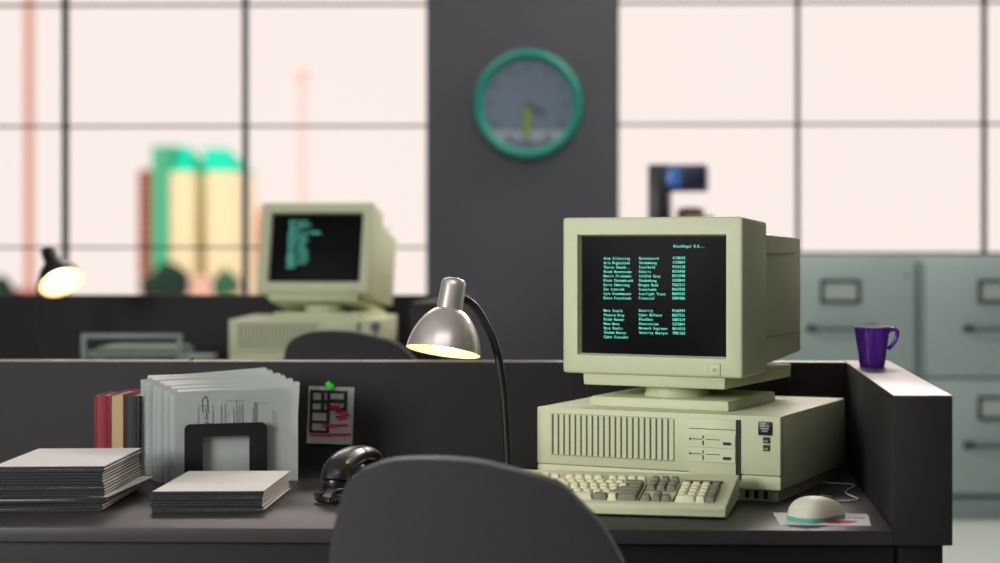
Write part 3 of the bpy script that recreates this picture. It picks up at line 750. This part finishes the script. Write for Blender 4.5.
# ------------------------------------------------------------------ office chairs
def make_chair(label, loc, rz, lift):
    t = thing('office_chair', label, 'chair', loc, rz)
    s = 2.6/F
    half = [(454, 430, 2), (454.6, 431, 20), (456, 433.5, 37), (459.5, 436, 54), (467, 441.5, 77.5), (473, 448, 92.5), (481, 454, 106), (491, 458, 114), (503, 462, 121), (523, 469, 133), (540, 472, 140), (563, 477, 147), (600, 479, 150), (640, 479, 146), (672, 479, 132), (690, 479, 110), (697, 479, 80), (699, 479, 30)]
    z0 = 1.235; n = 25
    def sec(side, grow, yo):
        b_ = []
        for v, m_, h_ in half:
            row = []
            for i in range(n):
                q_ = i/(n-1)*2-1
                x = (m_-473 + (h_+2)*q_)*s
                z = z0-(v-PV)*s
                y = yo + .55*x*x + .10*max(0, .93-z) * .4
                row.append(Vector((x, y, z)))
            b_.append(row)
        return b_
    b = bmesh.new()
    rows = sec(0, 0, 0); bk_ = [[b.verts.new(p) for p in r] for r in rows]
    fr_ = [[b.verts.new(p+Vector((0, .045, 0))) for p in r] for r in rows]
    for g_, fl in ((bk_, 1), (fr_, -1)):
        for i in range(len(g_)-1):
            for j in range(n-1):
                f = (g_[i][j], g_[i+1][j], g_[i+1][j+1], g_[i][j+1]); b.faces.new(f[::fl])
    loop = [(0, j) for j in range(n)] + [(i, n-1) for i in range(1, len(half))] + [(len(half)-1, j) for j in range(n-2, -1, -1)] + [(i, 0) for i in range(len(half)-2, 0, -1)]
    rim = []
    for k in range(len(loop)):
        (i, j), (p, q_) = loop[k], loop[(k+1) % len(loop)]
        b.faces.new((bk_[i][j], bk_[p][q_], fr_[p][q_], fr_[i][j]))
    bmesh.ops.remove_doubles(b, verts=b.verts[:], dist=.0004)
    bmesh.ops.recalc_face_normals(b, faces=b.faces[:])
    sharp = [e for e in b.edges if e.is_manifold and e.calc_face_angle() > R(55)]
    bmesh.ops.bevel(b, geom=sharp, offset=.012, segments=4, affect='EDGES', profile=.5, clamp_overlap=True)
    MB().add(b, Matrix.Translation((0, 0, lift))).build('backrest', M['chair'], t, smooth=50)
    MB().box((.0, .30, .47+lift), (.48, .46, .075), bevel=.03, seg=4).build('seat', M['chair'], t, smooth=50)
    MB().tube(catmull([(0, .25, .42+lift), (0, .08, .42+lift), (0, .025, .5+lift), (0, .04, .62+lift)], 6), .02, 10).build('back_support', M['chair_m'], t)
    MB().lathe([(0, .09), (.032, .09), (.03, .3), (.022, .3), (.022, .435+lift), (0, .435+lift)], 20).xform(Matrix.Translation((0, .3, 0))).build('gas_post', M['chair_m'], t)
    for k in range(5):
        a = k*2*math.pi/5+.3; d = Vector((math.cos(a), math.sin(a), 0)); c = Vector((0, .3, 0))
        lg = MB().tube([c+d*.02+Vector((0, 0, .1)), c+d*.27+Vector((0, 0, .07))], [.024, .016], 10).build('leg', M['chair_m'], t)
        MB().lathe([(0, -.012), (.026, -.012), (.028, 0), (.026, .012), (0, .012)], 20, Matrix.Translation(c+d*.27+Vector((0, 0, .028))) @ Matrix.Rotation(a, 4, 'Z') @ Matrix.Rotation(R(90), 4, 'Y')).build('caster', M['blackp'], lg)
    return t
make_chair('charcoal fabric office chair seen from behind at the near desk', C((470-PU)/F*2.6, 2.6, 0), PSI, 0)
make_chair('blurred charcoal chair back before the background computer', C((352-PU)/F*5.08, 5.08, 0), PSI+R(3), .072)

# ------------------------------------------------------------------ document rack on the background desk
Zr = 5.95
a_ = at(84, 334, Zr); c_ = at(180, 334, Zr); ht = a_.z-DZ2
rk = thing('document_rack', 'grey document rack with pale green papers on the background desk', 'rack', ((a_.x+c_.x)/2, a_.y, DZ2), PSI)
wr = (c_.x-a_.x)/2
f = MB()
for y in (0,):
    f.box((-wr, y, ht/2), (.018, .012, ht), bevel=.003); f.box((wr, y, ht/2), (.018, .012, ht), bevel=.003); f.box((0, y, ht-.008), (2*wr, .012, .018), bevel=.003)
for sx in (-1, 1): f.box((sx*wr, .11, .02), (.014, .22, .012), bevel=.003)
f.build('frame', M['rack'], rk)
f = MB(); f.box((0, .11, .04), (2*wr-.02, .21, .005))
for sx in (-1, 1): f.box((sx*(wr-.01), .11, .05), (.006, .24, .02))
f.build('shelf', M['rack'], rk)
pp = thing('paper_pile', 'pale green papers lying inside the grey rack on the background desk', 'papers', (rk.location.x+.012, rk.location.y+.11, DZ2+.0432), PSI)
for k in range(5): MB().box((.004*((k*7) % 3-1), .003*(k % 2), .003+k*.006), (2*wr-.06, .2, .0055), rot=(0, 0, .01*((k*5) % 3-1))).build('sheaf', M['gpaper'], pp, smooth=0)
p = at(197, 353, 6.0)
fb = thing('paper_pile', 'low pile of olive papers just right of the grey rack', 'papers', (p.x+.0, p.y+.02, DZ2), PSI+R(8))
for k in range(8): MB().box((.003*(k % 3-1), 0, .0026+k*.0052), (.11, .2, .005), rot=(0, 0, .02*((k*5) % 3-1))).build('sheaf', M['gpaper'], fb, smooth=0)
p = at(190, 355.5, 4.05); 
pn = thing('push_pin', 'tiny teal push pin on the top of the near back panel', 'pin', (at(190, 357, 3.95).x, .9, DZ+.2395))
MB().lathe([(0, 0), (.004, 0), (.003, .003), (.0045, .006), (.004, .009), (0, .0095)], 16).build('pin_head', M['clock_r'], pn)

# ------------------------------------------------------------------ the city outside
ZG = -16.0
st('ground_outside', MB().box((0, 260, ZG-.5), (900, 440, 1)), M['ground'])
def B(u0, u1, v0, Z, d=24):
    a, c = at(u0, v0, Z), at(u1, v0, Z)
    return a.x, c.x, a.y, a.z
def tower(label, u0, u1, v0, Z, wall_m, d=22, win=None, roof=None):
    x0, x1, y, z1 = B(u0, u1, v0, Z)
    t = thing('tower_block', label, 'building', ((x0+x1)/2, y, ZG)); w = x1-x0; h = z1-ZG
    MB().box((0, d/2, h/2), (w, d, h)).build('facade', wall_m, t, smooth=0)
    if win:
        nx, nz, m_ = win; wm = MB()
        for i in range(nx):
            for j in range(nz): wm.box((-w/2+w*(i+.5)/nx, -.05, h-(j+.7)*h*.9/nz), (w/nx*.6, .2, h*.9/nz*.5))
        wm.build('window_grid', m_, t, smooth=0)
    return t, w, h, d
tower('maroon tower block left of the green tower outside the window', 138.5, 152, 170, 430, M['c_maroon'], win=(2, 16, M['c_mast']))
def gabled(label, u0, u1, ur0, ur1, v0, vr, Z, wm, win, extra=None):
    t, w, h, d = tower(label, u0, u1, v0, Z, wm, 20, win)
    cx = t.location.x
    q0, q1 = at(ur0, vr, Z+10), at(ur1, vr, Z+10); zt = q0.z-ZG
    b = bmesh.new()
    v = [b.verts.new(p_) for p_ in ((-w/2, -.3, h), (w/2, -.3, h), (w/2, d, h), (-w/2, d, h), (q0.x-cx, d*.5, zt), (q1.x-cx, d*.5, zt))]
    for f in ((0, 1, 5, 4), (2, 3, 4, 5), (1, 2, 5), (3, 0, 4), (0, 3, 2, 1)): b.faces.new([v[i] for i in f])
    bmesh.ops.recalc_face_normals(b, faces=b.faces[:]); MB().add(b).build('roof', M['c_teal'], t, smooth=0)
    return t, w, h, d
t, w, h, d = gabled('cream tower with a teal roof and green side wall, left half of the pair', 169, 194, 158, 189, 171, 146, 400, M['c_cream'], (5, 18, M['c_win']))
x0 = at(153, 160, 400).x - t.location.x
gz = at(150, 146, 400).z-ZG
MB().box(((x0-w/2)/2, 6, gz*.5), (-w/2-x0, 14, gz)).build('side_wing', M['c_green'], t, smooth=0)
gabled('cream tower with a teal roof, right half of the pair beside the mullion', 206, 235, 202, 227, 171, 148, 400, M['c_cream'], (5, 18, M['c_win']))
tower('slim salmon tower between the two cream towers', 195.5, 205, 160, 424, M['c_salmon'])
tower('pink tower just right of the cream towers, behind the window mullion', 232, 243, 188, 428, M['c_salmon'], d=10)
tower('low pale pink block between the mullion and the background monitor', 246, 292, 207, 445, M['c_pink'])
tower('low pink podium building at the foot of the cream towers', 140, 236, 276, 380, M['c_pink'], d=6)
tower('low maroon building outside at the far left', -30, 24, 291, 395, M['c_maroon'])
def tree(label, u, v, rpx, Z, m_):
    p_ = at(u, v, Z); r_ = rpx/F*Z
    t = thing('city_tree', label, 'tree', (p_.x, p_.y, ZG))
    b = bmesh.new(); bmesh.ops.create_icosphere(b, subdivisions=4, radius=1)
    rnd = random.Random(int(u)); ks = [(Vector((rnd.uniform(-1, 1), rnd.uniform(-1, 1), rnd.uniform(-1, 1)))*6, rnd.uniform(0, 6)) for _ in range(8)]
    for v_ in b.verts:
        f_ = 1 + .05*sum(math.sin(k_.dot(v_.co)+o_) for k_, o_ in ks)
        v_.co = Vector((v_.co.x*r_*f_, v_.co.y*r_*f_, v_.co.z*r_*1.05*f_ + (p_.z-ZG)))
    MB().add(b).build('crown', m_, t, smooth=60)
    MB().tube([(0, 0, 0), (0, 0, p_.z-ZG)], r_*.12, 10).build('trunk', M['c_mast'], t)
tree('dark green tree under the green tower outside', 170, 283, 18, 370, M['c_tree'])
tree('dark tree left of centre at the foot of the cream tower', 153, 286, 12, 352, M['c_tree'])
tree('greener tree under the right cream tower outside', 226, 283, 13, 370, M['c_tree2'])
tree('dark tree at the bottom left corner of the left window', -6, 296, 19, 360, M['c_tree'])
# masts
def mast(name, label, u, v0, Z, wpx, m_, disc=None):
    p_ = at(u, v0, Z); w_ = wpx/F*Z; h_ = p_.z-ZG
    t = thing(name, label, 'mast', (p_.x, p_.y, ZG))
    k_ = MB()
    for sx in (-1, 1):
        for sy in (-1, 1): k_.box((sx*w_*.36, sy*w_*.36, h_/2), (w_*.28, w_*.28, h_))
    nseg = int(h_/(w_*3))
    for i in range(nseg):
        z = (i+.5)*h_/nseg
        k_.box((0, -w_*.36, z), (w_*.95, w_*.15, w_*.2), rot=(0, .9 if i % 2 else -.9, 0)); k_.box((w_*.36, 0, z), (w_*.15, w_*.95, w_*.2), rot=(.9 if i % 2 else -.9, 0, 0))
    k_.build('lattice', m_, t, smooth=0)
    if disc:
        MB().lathe([(0, -.9), (.6, -.8), (1, -.1), (1, .1), (.6, .7), (.2, .9), (0, 1.3)], 24, Matrix.Translation((0, 0, h_)) @ Matrix.Scale(disc/F*Z, 4)).build('pod', m_, t)
    return t
mast('crane_mast', 'rusty lattice mast outside near the left edge of the window', 29, -40, 300, 6.5, M['c_mast'])
mast('broadcast_tower', 'faint pink broadcast tower behind the background monitor', 302, 74, 420, 4.5, M['c_spire'], 7)

# ------------------------------------------------------------------ light
W = bpy.data.worlds.new('sky'); sc.world = W; W.use_nodes = True
nt = W.node_tree; bg = nt.nodes['Background']
tc = nt.nodes.new('ShaderNodeTexCoord'); nz = nt.nodes.new('ShaderNodeTexNoise'); nz.inputs['Scale'].default_value = 3.5; nz.inputs['Detail'].default_value = 2
mx = nt.nodes.new('ShaderNodeMix'); mx.data_type = 'RGBA'
mx.inputs['A'].default_value = lin((255, 240, 231)); mx.inputs['B'].default_value = lin((250, 236, 233))
nt.links.new(tc.outputs['Generated'], nz.inputs['Vector']); nt.links.new(nz.outputs['Fac'], mx.inputs['Factor']); nt.links.new(mx.outputs['Result'], bg.inputs['Color'])
bg.inputs['Strength'].default_value = 1.0
def area(name, loc, target, size, power, col, sy=None):
    l = bpy.data.lights.new(name, 'AREA'); l.energy = power; l.size = size; l.color = col
    if sy: l.shape = 'RECTANGLE'; l.size_y = sy
    o = bpy.data.objects.new(name, l); COL.objects.link(o); o.location = loc
    o.rotation_euler = (Vector(target)-Vector(loc)).to_track_quat('-Z', 'Y').to_euler(); return o
area('key_softbox', (-3.4, -2.9, 1.95), (.1, .4, .95), 1.5, 138, (1, 1, .97))
area('added_window_fill', (.9, 4.9, 3.35), (.3, .2, .8), 2.4, 120, (1, .88, .81), .5)  # area lamp added indoors to strengthen window light on tops and rims
area('added_window_fill', (-2.0, 4.9, 3.3), (-1.2, .2, .8), 1.6, 24, (1, .88, .82), .4)  # weaker added lamp, lifts the left part of the desk
area('added_overhead_fill', (-.3, 2.9, 3.45), (.3, 4.8, .8), 2.4, 45, (.93, 1, 1), .8)  # unseen lamp added to brighten the cabinets
area('added_overhead_fill', (-.2, -1.6, 3.45), (-.2, -1.0, 0), 2.6, 22, (1, .97, .95), 1.4)  # unseen overhead lamp added as soft fill from the front

sl = bpy.data.lights.new('added_tower_sun', 'SUN'); sl.energy = 1.1; sl.angle = .05; sl.color = (1, .95, .85)  # added to brighten the towers outside; the closed room blocks it
so = bpy.data.objects.new('added_tower_sun', sl); COL.objects.link(so); so.rotation_euler = (R(52), 0, R(-25)); so.location = (0, -20, 20)

sc.view_settings.view_transform = 'Standard'
sc.view_settings.look = 'None'
sc.view_settings.exposure = 0; sc.view_settings.gamma = 1
